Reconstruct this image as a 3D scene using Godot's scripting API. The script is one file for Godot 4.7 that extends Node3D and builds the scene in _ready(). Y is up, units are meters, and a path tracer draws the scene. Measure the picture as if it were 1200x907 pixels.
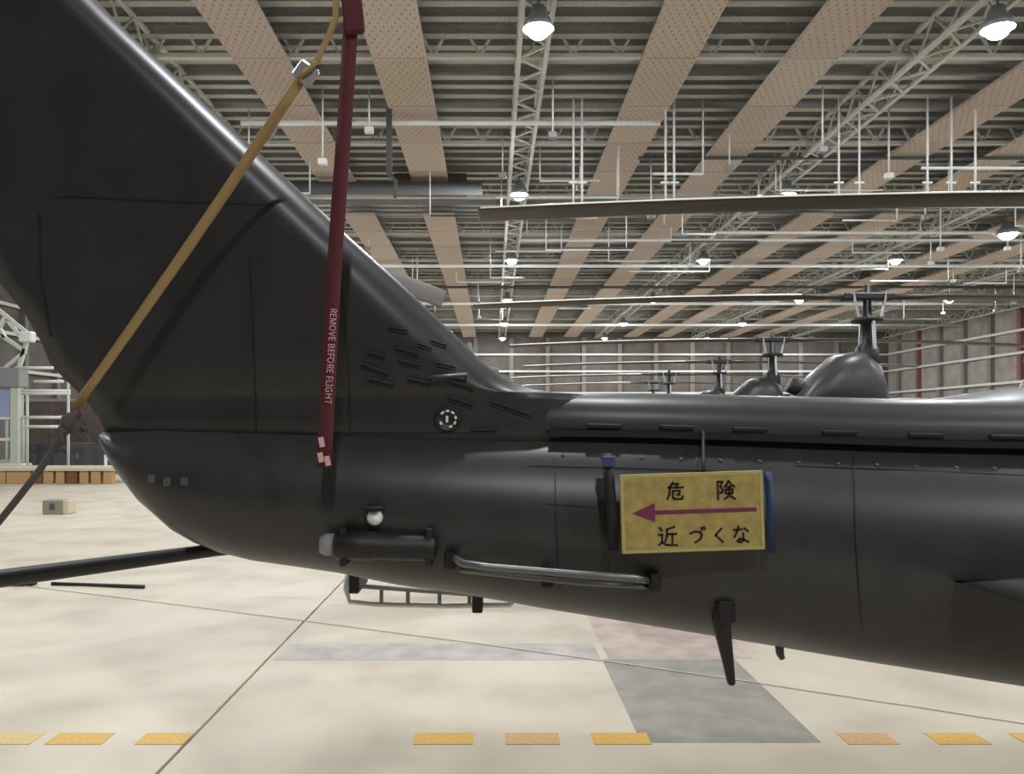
extends Node3D
# A row of parked helicopters in a hangar, seen from beside the tail boom of the nearest one.

const F := 942.0          # focal length in pixels of the 1200 x 907 frame
const VX := 577.0         # where the hangar's long axis vanishes
const VY := 500.0
const EYE := 1.6
const CZ := -2.1          # centre plane of the nearest helicopter
const ROOF := 9.1         # underside of the roof structure

var M := {}
var used := {}
var rng := RandomNumberGenerator.new()
var low_seg := false

# ------------------------------------------------------------------ helpers
func P(px: float, py: float, d: float) -> Vector3:
	return Vector3((px - VX) * d / F, EYE + (VY - py) * d / F, -d)

func H(px: float, py: float, d: float) -> Vector3:      # the same in the nearest helicopter's own axes
	return P(px, py, d) - Vector3(0, 0, CZ)

func numbered(n: String) -> String:
	if not used.has(n):
		used[n] = 0
		return n
	used[n] += 1
	return "%s_%03d" % [n, used[n]]

func thing(called: String, label: String, category: String, at := Vector3.ZERO, turn := 0.0, group := "") -> Node3D:
	var o := Node3D.new()
	o.name = numbered(called)
	add_child(o)
	o.position = at
	o.rotation.y = turn
	tag(o, label, category, group)
	return o

func tag(o: Node, label: String, category: String, group := "") -> void:
	o.set_meta("label", label)
	o.set_meta("category", category)
	if group != "":
		o.set_meta("group", group)

func begin(smooth := false) -> SurfaceTool:
	var st := SurfaceTool.new()
	st.begin(Mesh.PRIMITIVE_TRIANGLES)
	st.set_smooth_group(0 if smooth else -1)
	return st

func part(called: String, st: SurfaceTool, m: Material, parent: Node, label := "") -> MeshInstance3D:
	st.generate_normals()
	return mesh_part(called, st.commit(), m, parent, label)

func mesh_part(called: String, mesh: Mesh, m: Material, parent: Node, label := "") -> MeshInstance3D:
	var o := MeshInstance3D.new()
	var top := parent == self
	o.name = numbered(called) if top else called
	o.mesh = mesh
	o.material_override = m
	parent.add_child(o, true)
	if label != "":
		o.set_meta("label", label)
	return o

func struct(o: Node) -> Node:
	o.set_meta("kind", "structure")
	return o

# triangles of a closed shape, turned so that the fronts run clockwise
func solid(st: SurfaceTool, t: PackedVector3Array) -> void:
	var v := 0.0
	var o := t[0]
	for i in range(0, t.size(), 3):
		v += (t[i] - o).dot((t[i + 1] - o).cross(t[i + 2] - o))
	for i in range(0, t.size(), 3):
		st.add_vertex(t[i])
		if v < 0.0:
			st.add_vertex(t[i + 1])
			st.add_vertex(t[i + 2])
		else:
			st.add_vertex(t[i + 2])
			st.add_vertex(t[i + 1])

func convex(st: SurfaceTool, t: PackedVector3Array) -> void:
	var c := Vector3.ZERO
	for p in t:
		c += p
	c /= t.size()
	for i in range(0, t.size(), 3):
		var n := (t[i + 1] - t[i]).cross(t[i + 2] - t[i])
		st.add_vertex(t[i])
		if n.dot(t[i] - c) < 0.0:
			st.add_vertex(t[i + 1])
			st.add_vertex(t[i + 2])
		else:
			st.add_vertex(t[i + 2])
			st.add_vertex(t[i + 1])

func quad(t: PackedVector3Array, a: Vector3, b: Vector3, c: Vector3, d: Vector3) -> void:
	t.append_array(PackedVector3Array([a, b, c, a, c, d]))

func box(st: SurfaceTool, c: Vector3, s: Vector3, basis := Basis.IDENTITY) -> void:
	var p := []
	for i in 8:
		p.append(c + basis * (Vector3(-1 if i & 1 == 0 else 1, -1 if i & 2 == 0 else 1, -1 if i & 4 == 0 else 1) * s * 0.5))
	var t := PackedVector3Array()
	quad(t, p[0], p[1], p[3], p[2])
	quad(t, p[4], p[5], p[7], p[6])
	quad(t, p[0], p[1], p[5], p[4])
	quad(t, p[2], p[3], p[7], p[6])
	quad(t, p[0], p[2], p[6], p[4])
	quad(t, p[1], p[3], p[7], p[5])
	convex(st, t)

func cbox(st: SurfaceTool, c: Vector3, s: Vector3, b: float, basis := Basis.IDENTITY) -> void:   # box with chamfered edges
	var h := s * 0.5
	var v := func(sx, sy, sz, ax):
		var q := Vector3(sx * (h.x - b), sy * (h.y - b), sz * (h.z - b))
		q[ax] = [sx, sy, sz][ax] * h[ax]
		return c + basis * q
	var t := PackedVector3Array()
	for s1 in [-1, 1]:
		quad(t, v.call(s1, -1, -1, 0), v.call(s1, 1, -1, 0), v.call(s1, 1, 1, 0), v.call(s1, -1, 1, 0))
		quad(t, v.call(-1, s1, -1, 1), v.call(1, s1, -1, 1), v.call(1, s1, 1, 1), v.call(-1, s1, 1, 1))
		quad(t, v.call(-1, -1, s1, 2), v.call(1, -1, s1, 2), v.call(1, 1, s1, 2), v.call(-1, 1, s1, 2))
		for s2 in [-1, 1]:
			quad(t, v.call(s1, s2, -1, 0), v.call(s1, s2, 1, 0), v.call(s1, s2, 1, 1), v.call(s1, s2, -1, 1))
			quad(t, v.call(s1, -1, s2, 0), v.call(s1, 1, s2, 0), v.call(s1, 1, s2, 2), v.call(s1, -1, s2, 2))
			quad(t, v.call(-1, s1, s2, 1), v.call(1, s1, s2, 1), v.call(1, s1, s2, 2), v.call(-1, s1, s2, 2))
			for s3 in [-1, 1]:
				t.append_array(PackedVector3Array([v.call(s1, s2, s3, 0), v.call(s1, s2, s3, 1), v.call(s1, s2, s3, 2)]))
	convex(st, t)

func bar(st: SurfaceTool, a: Vector3, b: Vector3, w: float, h: float, up := Vector3.UP) -> void:
	var x := (b - a).normalized()
	var u := up if absf(x.dot(up)) < 0.99 else Vector3.RIGHT
	var z := x.cross(u).normalized()
	box(st, (a + b) * 0.5, Vector3((b - a).length(), h, w), Basis(x, z.cross(x), z))

func loft(st: SurfaceTool, rings: Array, caps := true) -> void:
	var t := PackedVector3Array()
	var n: int = rings[0].size()
	for i in rings.size() - 1:
		for j in n:
			var k := (j + 1) % n
			quad(t, rings[i][j], rings[i + 1][j], rings[i + 1][k], rings[i][k])
	if caps:
		for e in [0, rings.size() - 1]:
			var c := Vector3.ZERO
			for p in rings[e]:
				c += p
			c /= n
			for j in n:
				var k := (j + 1) % n
				if e == 0:
					t.append_array(PackedVector3Array([c, rings[e][j], rings[e][k]]))
				else:
					t.append_array(PackedVector3Array([c, rings[e][k], rings[e][j]]))
	solid(st, t)

func tube(st: SurfaceTool, pts: Array, r, sides := 10, flat := 1.0) -> void:
	var rings := []
	var u := Vector3.ZERO
	for i in pts.size():
		var d: Vector3 = (pts[mini(i + 1, pts.size() - 1)] - pts[maxi(i - 1, 0)]).normalized()
		if u == Vector3.ZERO:
			u = d.cross(Vector3.UP if absf(d.y) < 0.9 else Vector3.RIGHT).normalized()
		u = (u - d * u.dot(d)).normalized()
		var w := d.cross(u)
		var rr: float = r[i] if r is Array else r
		var ring := []
		for k in sides:
			var a := TAU * k / sides
			ring.append(pts[i] + u * (cos(a) * rr) + w * (sin(a) * rr * flat))
		rings.append(ring)
	loft(st, rings)

func ribbon(st: SurfaceTool, pts: Array, side: Vector3, w: float, th: float) -> void:    # flat webbing
	var rings := []
	for i in pts.size():
		var d: Vector3 = (pts[mini(i + 1, pts.size() - 1)] - pts[maxi(i - 1, 0)]).normalized()
		var s := (side - d * side.dot(d)).normalized()
		var n := d.cross(s)
		rings.append([pts[i] + s * w * 0.5 + n * th * 0.5, pts[i] - s * w * 0.5 + n * th * 0.5, pts[i] - s * w * 0.5 - n * th * 0.5, pts[i] + s * w * 0.5 - n * th * 0.5])
	loft(st, rings)

func lathe(st: SurfaceTool, prof: Array, axis: Transform3D, sides := 24) -> void:   # prof: Vector2(radius, along)
	var rings := []
	for p in prof:
		var ring := []
		for k in sides:
			var a := TAU * k / sides
			ring.append(axis * Vector3(cos(a) * p.x, p.y, sin(a) * p.x))
		rings.append(ring)
	loft(st, rings)

func axis_to(at: Vector3, y: Vector3) -> Transform3D:
	y = y.normalized()
	var x := y.cross(Vector3.UP if absf(y.y) < 0.9 else Vector3.RIGHT).normalized()
	return Transform3D(Basis(x, y, x.cross(y)), at)

func curve(keys: Array, x: float) -> float:          # monotone-ish interpolation through [x, y] pairs
	if x <= keys[0][0]:
		return keys[0][1]
	for i in keys.size() - 1:
		if x <= keys[i + 1][0]:
			var t: float = (x - keys[i][0]) / (keys[i + 1][0] - keys[i][0])
			var s0: float = (keys[i + 1][1] - keys[maxi(i - 1, 0)][1]) / (keys[i + 1][0] - keys[maxi(i - 1, 0)][0]) * (keys[i + 1][0] - keys[i][0])
			var j := mini(i + 2, keys.size() - 1)
			var s1: float = (keys[j][1] - keys[i][1]) / (keys[j][0] - keys[i][0]) * (keys[i + 1][0] - keys[i][0])
			var t2 := t * t
			var t3 := t2 * t
			return (2 * t3 - 3 * t2 + 1) * keys[i][1] + (t3 - 2 * t2 + t) * s0 + (-2 * t3 + 3 * t2) * keys[i + 1][1] + (t3 - t2) * s1
	return keys[-1][1]

# ------------------------------------------------------------------ materials
func noise_tex(seed_: int, freq: float, ramp: Array, size := 512, oct := 5) -> NoiseTexture2D:
	var n := FastNoiseLite.new()
	n.seed = seed_
	n.noise_type = FastNoiseLite.TYPE_SIMPLEX_SMOOTH
	n.frequency = freq
	n.fractal_octaves = oct
	var t := NoiseTexture2D.new()
	t.width = size
	t.height = size
	t.seamless = true
	t.noise = n
	var g := Gradient.new()
	g.offsets = PackedFloat32Array([0.0, 1.0])
	g.colors = PackedColorArray([ramp[0], ramp[1]])
	if ramp.size() > 2:
		g.add_point(0.5, ramp[2])
	t.color_ramp = g
	return t

func mat(c: Color, rough := 0.6, metal := 0.0, tex: Texture2D = null, scale := 1.0, spec := 0.5) -> StandardMaterial3D:
	var m := StandardMaterial3D.new()
	m.albedo_color = c
	m.roughness = rough
	m.metallic = metal
	m.metallic_specular = spec
	if tex:
		m.albedo_texture = tex
		m.uv1_triplanar = true
		m.uv1_scale = Vector3.ONE * scale
	return m

func make_materials() -> void:
	var soft := noise_tex(3, 0.012, [Color(0.80, 0.80, 0.80), Color(1, 1, 1)])
	var fine := noise_tex(9, 0.05, [Color(0.82, 0.82, 0.82), Color(1, 1, 1)])
	var concrete := noise_tex(21, 0.006, [Color(0.86, 0.85, 0.82), Color(1.0, 1.0, 0.99), Color(0.96, 0.95, 0.93)], 1024, 7)
	M.concrete = mat(Color(0.80, 0.765, 0.695), 0.55, 0.0, concrete, 0.16)
	M.concrete.uv1_world_triplanar = true
	M.concrete_b = M.concrete.duplicate()
	M.concrete_b.albedo_color = Color(0.785, 0.745, 0.675)
	M.joint = mat(Color(0.36, 0.33, 0.27), 0.9)
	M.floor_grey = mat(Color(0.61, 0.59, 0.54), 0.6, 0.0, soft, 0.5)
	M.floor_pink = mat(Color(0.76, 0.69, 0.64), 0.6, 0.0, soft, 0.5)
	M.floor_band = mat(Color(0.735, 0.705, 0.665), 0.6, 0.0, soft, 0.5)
	M.yellow_a = mat(Color(0.88, 0.71, 0.34), 0.6, 0.0, fine, 2.0)
	M.yellow_b = mat(Color(0.85, 0.68, 0.47), 0.6, 0.0, fine, 2.0)
	M.yellow_c = mat(Color(0.87, 0.77, 0.48), 0.6, 0.0, fine, 2.0)
	M.paint = mat(Color(0.225, 0.225, 0.225), 0.38, 0.0, soft, 0.9, 0.48)
	M.paint_fin = mat(Color(0.195, 0.193, 0.193), 0.38, 0.0, soft, 0.7, 0.48)
	for m in [M.paint, M.paint_fin]:
		m.rim_enabled = true
		m.rim = 0.2
		m.rim_tint = 0.0
	M.black = mat(Color(0.045, 0.045, 0.05), 0.6)
	M.dark = mat(Color(0.10, 0.10, 0.105), 0.5)
	M.blade = mat(Color(0.24, 0.205, 0.17), 0.5)
	M.steel = mat(Color(0.62, 0.62, 0.62), 0.35, 0.8)
	M.edge_highlight = mat(Color(0.88, 0.86, 0.82), 0.45)  # whitened so the blade nose carries a lamp highlight in its colour
	M.tail_blade = mat(Color(0.45, 0.44, 0.42), 0.45)
	M.grey_tube = mat(Color(0.42, 0.43, 0.43), 0.35, 0.5)
	M.white = mat(Color(0.88, 0.88, 0.87), 0.45)
	M.glass = mat(Color(0.05, 0.06, 0.07), 0.12)
	M.ochre = mat(Color(0.68, 0.565, 0.38), 0.85, 0.0, fine, 30.0)
	M.rope = mat(Color(0.36, 0.345, 0.32), 0.9, 0.0, fine, 40.0)
	M.red = mat(Color(0.36, 0.12, 0.165), 0.8, 0.0, fine, 30.0)
	M.red_light = mat(Color(0.85, 0.66, 0.68), 0.8)
	M.sign = mat(Color(0.73, 0.645, 0.37), 0.6, 0.0, soft, 4.0)
	M.sign_rim = mat(Color(0.70, 0.66, 0.40), 0.6)
	M.ink = mat(Color(0.17, 0.07, 0.07), 0.7)
	M.purple = mat(Color(0.45, 0.15, 0.30), 0.7)
	M.blue = mat(Color(0.14, 0.20, 0.34), 0.6)
	M.navy = mat(Color(0.22, 0.24, 0.42), 0.6)
	M.deck = mat(Color(0.60, 0.62, 0.60), 0.8, 0.0, soft, 0.2)
	M.purlin = mat(Color(0.73, 0.73, 0.71), 0.6, 0.0, fine, 0.5)
	M.truss = mat(Color(0.75, 0.76, 0.73), 0.55)
	M.pipe = mat(Color(0.86, 0.87, 0.86), 0.4)
	M.conduit = mat(Color(0.30, 0.31, 0.31), 0.8)
	M.tan = []
	for k in 4:
		var t := perforated(40 + k)
		M.tan.append(mat([Color(0.75, 0.69, 0.64), Color(0.73, 0.675, 0.62), Color(0.75, 0.70, 0.65), Color(0.72, 0.66, 0.62)][k], 0.8, 0.0, t, 0.8))
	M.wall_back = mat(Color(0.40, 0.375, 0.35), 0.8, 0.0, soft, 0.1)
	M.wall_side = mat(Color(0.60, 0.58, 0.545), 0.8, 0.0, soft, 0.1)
	M.rib = mat(Color(0.44, 0.42, 0.40), 0.7)
	M.red_oxide = mat(Color(0.46, 0.29, 0.27), 0.7)
	M.wood = mat(Color(0.79, 0.64, 0.44), 0.75, 0.0, fine, 3.0)
	M.wood_dark = mat(Color(0.50, 0.35, 0.22), 0.8, 0.0, fine, 3.0)
	M.cream = mat(Color(0.88, 0.83, 0.72), 0.7, 0.0, fine, 2.0)
	M.stand = mat(Color(0.77, 0.80, 0.74), 0.5)
	M.stand_grey = mat(Color(0.55, 0.56, 0.56), 0.5)
	M.panel_blue = mat(Color(0.62, 0.66, 0.80), 0.5)
	M.brown_panel = mat(Color(0.43, 0.37, 0.34), 0.7, 0.0, soft, 0.5)
	M.slate = mat(Color(0.34, 0.34, 0.36), 0.6, 0.0, soft, 0.5)
	M.card = mat(Color(0.55, 0.53, 0.48), 0.8)
	M.housing = mat(Color(0.55, 0.56, 0.56), 0.4, 0.5)
	var g := mat(Color(1, 1, 1), 0.4)
	g.emission_enabled = true
	g.emission = Color(0.94, 0.97, 1.0)
	g.emission_energy_multiplier = 14.0
	M.glow = g

func perforated(seed_: int) -> ImageTexture:        # acoustic board: staggered slots
	var im := Image.create_empty(256, 256, false, Image.FORMAT_RGB8)
	var r := RandomNumberGenerator.new()
	r.seed = seed_
	for y in 256:
		for x in 256:
			var k := 0.95 + 0.05 * r.randf()
			im.set_pixel(x, y, Color(k, k, k))
	for row in 8:
		for col in 8:
			var x0 := (col * 32 + (16 if row % 2 else 0)) % 256
			var k := 0.68 + 0.2 * r.randf()
			im.fill_rect(Rect2i(x0, row * 32 + 6, 6, 18), Color(k, k * 0.97, k * 0.93))
	return ImageTexture.create_from_image(im)

# ------------------------------------------------------------------ the scene
func _ready() -> void:
	rng.seed = 7
	make_materials()

	# camera: 1.6 m above the floor, looking along the hangar, lens shifted
	var cam := Camera3D.new()
	cam.name = "camera"
	var near := 0.05
	cam.projection = Camera3D.PROJECTION_FRUSTUM
	cam.near = near
	cam.far = 300.0
	cam.size = near * 907.0 / F
	cam.frustum_offset = Vector2((600.0 - VX) / F * near, (VY - 453.5) / F * near)
	cam.position = Vector3(0, EYE, 0)
	add_child(cam)
	cam.current = true

	var env := Environment.new()
	env.background_mode = Environment.BG_COLOR
	env.background_color = Color(0.02, 0.02, 0.025)
	env.tonemap_mode = Environment.TONE_MAPPER_LINEAR
	env.tonemap_exposure = 0.94
	env.sdfgi_enabled = true
	env.ssao_enabled = true
	env.ssil_enabled = true
	var we := WorldEnvironment.new()
	we.name = "world"
	we.environment = env
	add_child(we)

	shell()
	lamps(30.0)
	roof()

	var heli := helicopter("dark grey helicopter nearest the camera, tail boom and fin filling the frame")
	heli.position = Vector3(0, 0, CZ)
	neighbours(heli)
	near_details(heli)
	tie_down(heli)
	sign_board()
	floor_items()
	left_background()

# ------------------------------------------------------------------ room
const X0 := -24.0
const X1 := 33.0
const Z0 := -67.0
const Z1 := 14.0

func shell() -> void:
	var fl := Node3D.new()
	fl.name = "floor"
	add_child(fl)
	struct(fl)
	# concrete slabs with open joints between them
	var base := begin()
	box(base, Vector3((X0 + X1) / 2, -0.2, (Z0 + Z1) / 2), Vector3(X1 - X0 + 0.8, 0.36, Z1 - Z0 + 0.8))
	part("joint_base", base, M.joint, fl)
	var xs := [X0, -16.55, -11.55, -6.55, -1.55, 6.45, 14.45, 22.45, X1]
	var zs := [Z1, 3.0, -9.6, -22.0, -34.0, -46.0, -58.0, Z0]
	for i in xs.size() - 1:
		for j in zs.size() - 1:
			var st := begin()
			var a: float = xs[i] + 0.008
			var b: float = xs[i + 1] - 0.008
			var c: float = zs[j] - 0.008
			var d: float = zs[j + 1] + 0.008
			cbox(st, Vector3((a + b) / 2, -0.04, (c + d) / 2), Vector3(b - a, 0.08, c - d), 0.004)
			part("slab", st, M.concrete if (i + j) % 2 == 0 else M.concrete_b, fl)
	# worn painted areas, a slightly darker grey band and the yellow dashed line
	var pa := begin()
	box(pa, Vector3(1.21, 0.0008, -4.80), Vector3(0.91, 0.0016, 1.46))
	part("floor_patch", pa, M.floor_grey, fl, "grey-green painted patch")
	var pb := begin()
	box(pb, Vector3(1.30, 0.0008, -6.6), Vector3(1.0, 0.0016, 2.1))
	part("floor_patch", pb, M.floor_pink, fl, "pinkish worn patch")
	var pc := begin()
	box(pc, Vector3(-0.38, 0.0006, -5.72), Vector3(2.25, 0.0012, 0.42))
	part("floor_patch", pc, M.floor_band, fl, "faint grey band")
	var dashes := [[-45, 45, "yellow_c"], [62, 128, "yellow_a"], [166, 222, "yellow_a"], [486, 555, "yellow_a"], [592, 655, "yellow_b"], [694, 760, "yellow_a"], [986, 1045, "yellow_b"], [1090, 1150, "yellow_a"], [1190, 1255, "yellow_a"]]
	for q in dashes:
		var st := begin()
		var a := P(q[0], 866, 4.13)
		var b := P(q[1], 866, 4.13)
		box(st, Vector3((a.x + b.x) / 2, 0.0014, -4.12), Vector3(b.x - a.x, 0.0028, 0.15))
		part("line_dash", st, M[q[2]], fl)
	# walls, all with thickness
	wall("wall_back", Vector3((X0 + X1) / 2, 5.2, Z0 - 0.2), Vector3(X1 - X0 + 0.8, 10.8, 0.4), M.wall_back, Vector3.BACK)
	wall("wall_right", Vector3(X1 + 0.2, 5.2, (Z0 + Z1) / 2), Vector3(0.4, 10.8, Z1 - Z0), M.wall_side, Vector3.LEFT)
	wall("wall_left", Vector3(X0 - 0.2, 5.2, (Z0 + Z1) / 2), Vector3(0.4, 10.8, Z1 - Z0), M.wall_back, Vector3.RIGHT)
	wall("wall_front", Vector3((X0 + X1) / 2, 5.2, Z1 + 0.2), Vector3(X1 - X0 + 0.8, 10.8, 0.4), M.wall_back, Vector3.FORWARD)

func wall(called: String, c: Vector3, s: Vector3, m: Material, n: Vector3) -> void:
	var w := Node3D.new()
	w.name = called
	add_child(w)
	struct(w)
	var st := begin()
	box(st, c, s)
	part("wall_body", st, m, w)
	if called == "wall_front":
		return
	var along := Vector3(0, 0, 1) if absf(n.x) > 0.5 else Vector3(1, 0, 0)
	var length: float = s.z if absf(n.x) > 0.5 else s.x
	var face := c + n * (0.2)
	# upright steel ribs and horizontal rails between them
	var mesh := begin()
	box(mesh, Vector3.ZERO, Vector3(0.35, 9.0, 0.35))
	mesh.generate_normals()
	var rib: Mesh = mesh.commit()
	var k := -length / 2 + 2.0
	var q := 0
	while k < length / 2 - 1.0:
		if called != "wall_left" or true:
			var o := mesh_part("rib", rib, M.red_oxide if (called == "wall_right" and q % 4 == 1) else M.rib, w)
			o.position = Vector3(face.x, 4.5, face.z) + along * k + n * 0.1
		k += 3.0
		q += 1
	for y in [2.6, 4.4, 6.2, 7.6]:
		var g := begin()
		box(g, Vector3(face.x, y, face.z) + n * 0.22, Vector3(absf(along.x) * (length - 1.2) + 0.12, 0.16, absf(along.z) * (length - 1.2) + 0.12))
		part("girt", g, M.truss, w)

func lamps(energy: float) -> void:
	var xs := [-15.2, -7.2, 0.8, 8.8, 16.8, 25.0]
	var ds := [-6.0, 4.0, 14.0, 24.0, 33.5, 44.0, 54.0, 63.0]
	var where := ["over the far left of the hangar", "in the row left of the fin", "in the row above the tail boom", "in the row above the sign", "in the row toward the right wall", "in the row along the right wall"]
	var order := ["added behind the camera", "overhead near the camera", "first in view", "second in view", "third in view", "fourth in view", "fifth in view", "nearest the back wall"]
	var dome := begin(true)
	lathe(dome, [Vector2(0.02, 0.30), Vector2(0.10, 0.30), Vector2(0.13, 0.16), Vector2(0.20, 0.08), Vector2(0.27, -0.08), Vector2(0.275, -0.08), Vector2(0.285, -0.08), Vector2(0.215, 0.09), Vector2(0.145, 0.17), Vector2(0.11, 0.32), Vector2(0.02, 0.32)], Transform3D(), 20)
	dome.generate_normals()
	var dome_m: Mesh = dome.commit()
	var bulb := SphereMesh.new()
	bulb.radius = 0.21
	bulb.height = 0.38
	bulb.radial_segments = 20
	bulb.rings = 10
	var stem := begin()
	tube(stem, [Vector3(0, 0.30, 0), Vector3(0, 0.95, 0)], 0.025, 8)
	stem.generate_normals()
	var stem_m: Mesh = stem.commit()
	for i in xs.size():
		for j in ds.size():
			if j == 0 and i < 2:  # partial rear row: unseen lamps added to lighten the boom side
				continue
			var big: bool = i == 4 and j == 3
			var at := Vector3(xs[i], EYE + 7.0, -ds[j]) if not big else Vector3(18.6, EYE + 7.0, -29.0)
			var t := thing("high_bay_lamp", "hanging lamp with metal reflector %s, %s" % [where[i], order[j]], "lamp", at, 0.0, "high bay lamps hanging from the roof")
			mesh_part("reflector", dome_m, M.housing, t)
			mesh_part("stem", stem_m, M.housing, t)
			var b := mesh_part("bulb", bulb, M.glow, t)
			b.position.y = -0.06
			if big:
				t.get_node("reflector").scale = Vector3(1.7, 1.1, 1.7)
				b.scale = Vector3(1.4, 1.0, 1.4)
			var s := OmniLight3D.new()
			s.name = "light"
			s.light_color = Color(0.97, 0.98, 1.0)
			s.light_energy = energy
			s.light_size = 0.15
			s.omni_range = 90.0
			s.omni_attenuation = 2.0
			s.shadow_enabled = true
			s.position = Vector3(0, -0.02, 0)
			t.add_child(s)

func roof() -> void:
	var c := Node3D.new()
	c.name = "ceiling"
	add_child(c)
	struct(c)
	var w := X1 - X0
	var cx := (X0 + X1) / 2
	var st := begin()
	box(st, Vector3(cx, ROOF + 1.25, (Z0 + Z1) / 2), Vector3(w + 0.8, 0.3, Z1 - Z0 + 0.8))
	part("roof_deck", st, M.deck, c)
	# purlins
	var pm := begin()
	box(pm, Vector3(0, 0.10, 0), Vector3(w, 0.20, 0.07))
	box(pm, Vector3(0, 0.0, 0), Vector3(w, 0.025, 0.20))
	pm.generate_normals()
	var purlin: Mesh = pm.commit()
	var z := -2.0
	while z > Z0 + 0.5:
		var o := mesh_part("purlin", purlin, M.purlin, c)
		o.position = Vector3(cx, ROOF + 0.42 + rng.randf_range(-0.05, 0.05), z)
		z -= 0.62
	# cross trusses every few metres: two chords and a lattice
	var tz := -6.4
	var k := 0
	while tz > Z0 + 1.0:
		var t := Node3D.new()
		t.name = "cross_truss"
		c.add_child(t, true)
		t.position = Vector3(cx, ROOF, tz)
		for y in [0.05, 0.95]:
			var ch := begin()
			box(ch, Vector3(0, y, 0), Vector3(w, 0.09, 0.12))
			part("chord", ch, M.truss, t)
		var web := begin()
		var n := int(w / 0.95)
		for i in n:
			var a := -w / 2 + w * i / n
			var b := a + w / n
			bar(web, Vector3(a, 0.05, 0), Vector3((a + b) / 2, 0.95, 0), 0.05, 0.05)
			bar(web, Vector3((a + b) / 2, 0.95, 0), Vector3(b, 0.05, 0), 0.05, 0.05)
		var wb := part("lattice_web", web, M.truss, t)
		wb.set_meta("kind", "stuff")
		tz -= 5.0
		k += 1
	# long lattice girders that carry the lamps
	for i in 7:
		var x := -15.2 + 8.0 * i
		var t := Node3D.new()
		t.name = "lattice_girder"
		c.add_child(t, true)
		t.position = Vector3(x, ROOF - 0.12, 0)
		for s in [-0.27, 0.27]:
			for y in [0.0, 0.55]:
				var ch := begin()
				box(ch, Vector3(s, y, (Z0 - 4.0) / 2), Vector3(0.09, 0.07, -Z0 - 4.0))
				part("chord", ch, M.truss, t)
		var web := begin()
		var zz := -4.0
		while zz > Z0 + 1.0:
			bar(web, Vector3(-0.27, 0, zz), Vector3(0.27, 0, zz - 0.55), 0.045, 0.045)
			bar(web, Vector3(0.27, 0, zz - 0.55), Vector3(-0.27, 0, zz - 1.1), 0.045, 0.045)
			for s in [-0.27, 0.27]:
				bar(web, Vector3(s, 0, zz), Vector3(s, 0.55, zz - 0.55), 0.04, 0.04)
				bar(web, Vector3(s, 0.55, zz - 0.55), Vector3(s, 0, zz - 1.1), 0.04, 0.04)
			zz -= 1.1
		var wb := part("lattice_web", web, M.truss, t)
		wb.set_meta("kind", "stuff")
	# tan acoustic boards laid in long strips along the hangar
	var bm := begin()
	cbox(bm, Vector3.ZERO, Vector3(1.10, 0.10, 2.37), 0.012)
	bm.generate_normals()
	var board: Mesh = bm.commit()
	for x in [-12.5, -9.9, -4.70, -1.88, 3.58, 6.45, 11.45, 14.2, 19.4, 22.2]:
		var t := Node3D.new()
		t.name = "acoustic_strip"
		c.add_child(t, true)
		t.position = Vector3(x, ROOF - 0.03, 0)
		var d := 9.0
		while d < 65.0:
			if not (d > 23.6 and d < 27.0):
				var o := mesh_part("acoustic_board", board, M.tan[rng.randi() % 4], t)
				o.position = Vector3(0, rng.randf_range(-0.006, 0.006), -d - 1.2)
			d += 2.4
	# sprinkler mains, conduits and drops
	for q in [[19.2, 8.85, 0.06, "pipe", -6.0, 4.0], [11.9, 8.9, 0.04, "pipe", X0 + 0.3, X1 - 0.3], [24.0, 8.72, 0.20, "conduit", X0 + 0.3, -0.3], [31.0, 8.8, 0.06, "pipe", 1.0, X1 - 0.3], [36.0, 8.8, 0.08, "pipe", X0 + 0.3, X1 - 0.3], [22.0, 8.95, 0.05, "conduit", 4.0, X1 - 0.3], [29.0, 8.6, 0.05, "pipe", 8.0, X1 - 0.3], [41.5, 8.8, 0.07, "conduit", X0 + 0.3, X1 - 0.3], [47.0, 8.8, 0.09, "pipe", X0 + 0.3, X1 - 0.3], [56.0, 8.7, 0.1, "pipe", X0 + 0.3, X1 - 0.3]]:
		var p := begin(true)
		tube(p, [Vector3(q[4], q[1], -q[0]), Vector3(q[5], q[1], -q[0])], q[2], 8)
		part("pipe_run", p, M[q[3]], c)
	# suspended pipe on pairs of rods
	var rack := Node3D.new()
	rack.name = "suspended_pipe"
	c.add_child(rack, true)
	for px in [672, 682, 780, 790, 983, 1007, 1087, 1115, 1143]:
		var a := P(px, 240, 18.8)
		var r := begin(true)
		tube(r, [Vector3(a.x, ROOF + 0.2, a.z), Vector3(a.x, a.y, a.z)], 0.026, 8)
		part("hanger_rod", r, M.pipe, rack)
		var f := begin()
		box(f, Vector3(a.x, a.y + 0.52, a.z), Vector3(0.22, 0.04, 0.04))
		part("rod_foot", f, M.pipe, rack)
	var rail := begin(true)
	tube(rail, [P(660, 241, 18.8), P(1300, 241, 18.8)], 0.06, 8)
	part("pipe_run", rail, M.pipe, rack)
	var rail2 := begin(true)
	tube(rail2, [P(1080, 197, 18.8), P(1300, 197, 18.8)], 0.04, 8)
	part("pipe_run", rail2, M.pipe, rack)
	var drop := begin(true)
	tube(drop, [P(456, 125, 18.8), P(456, 205, 18.8)], 0.07, 8)
	tube(drop, [P(456, 205, 18.8), P(464, 212, 18.8), P(463, 232, 18.8)], 0.04, 8)
	part("conduit_drop", drop, M.conduit, c)
	# short drops, junction boxes and conduits scattered under the roof
	var jm := begin()
	cbox(jm, Vector3.ZERO, Vector3(0.20, 0.14, 0.16), 0.015)
	jm.generate_normals()
	var junction: Mesh = jm.commit()
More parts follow.
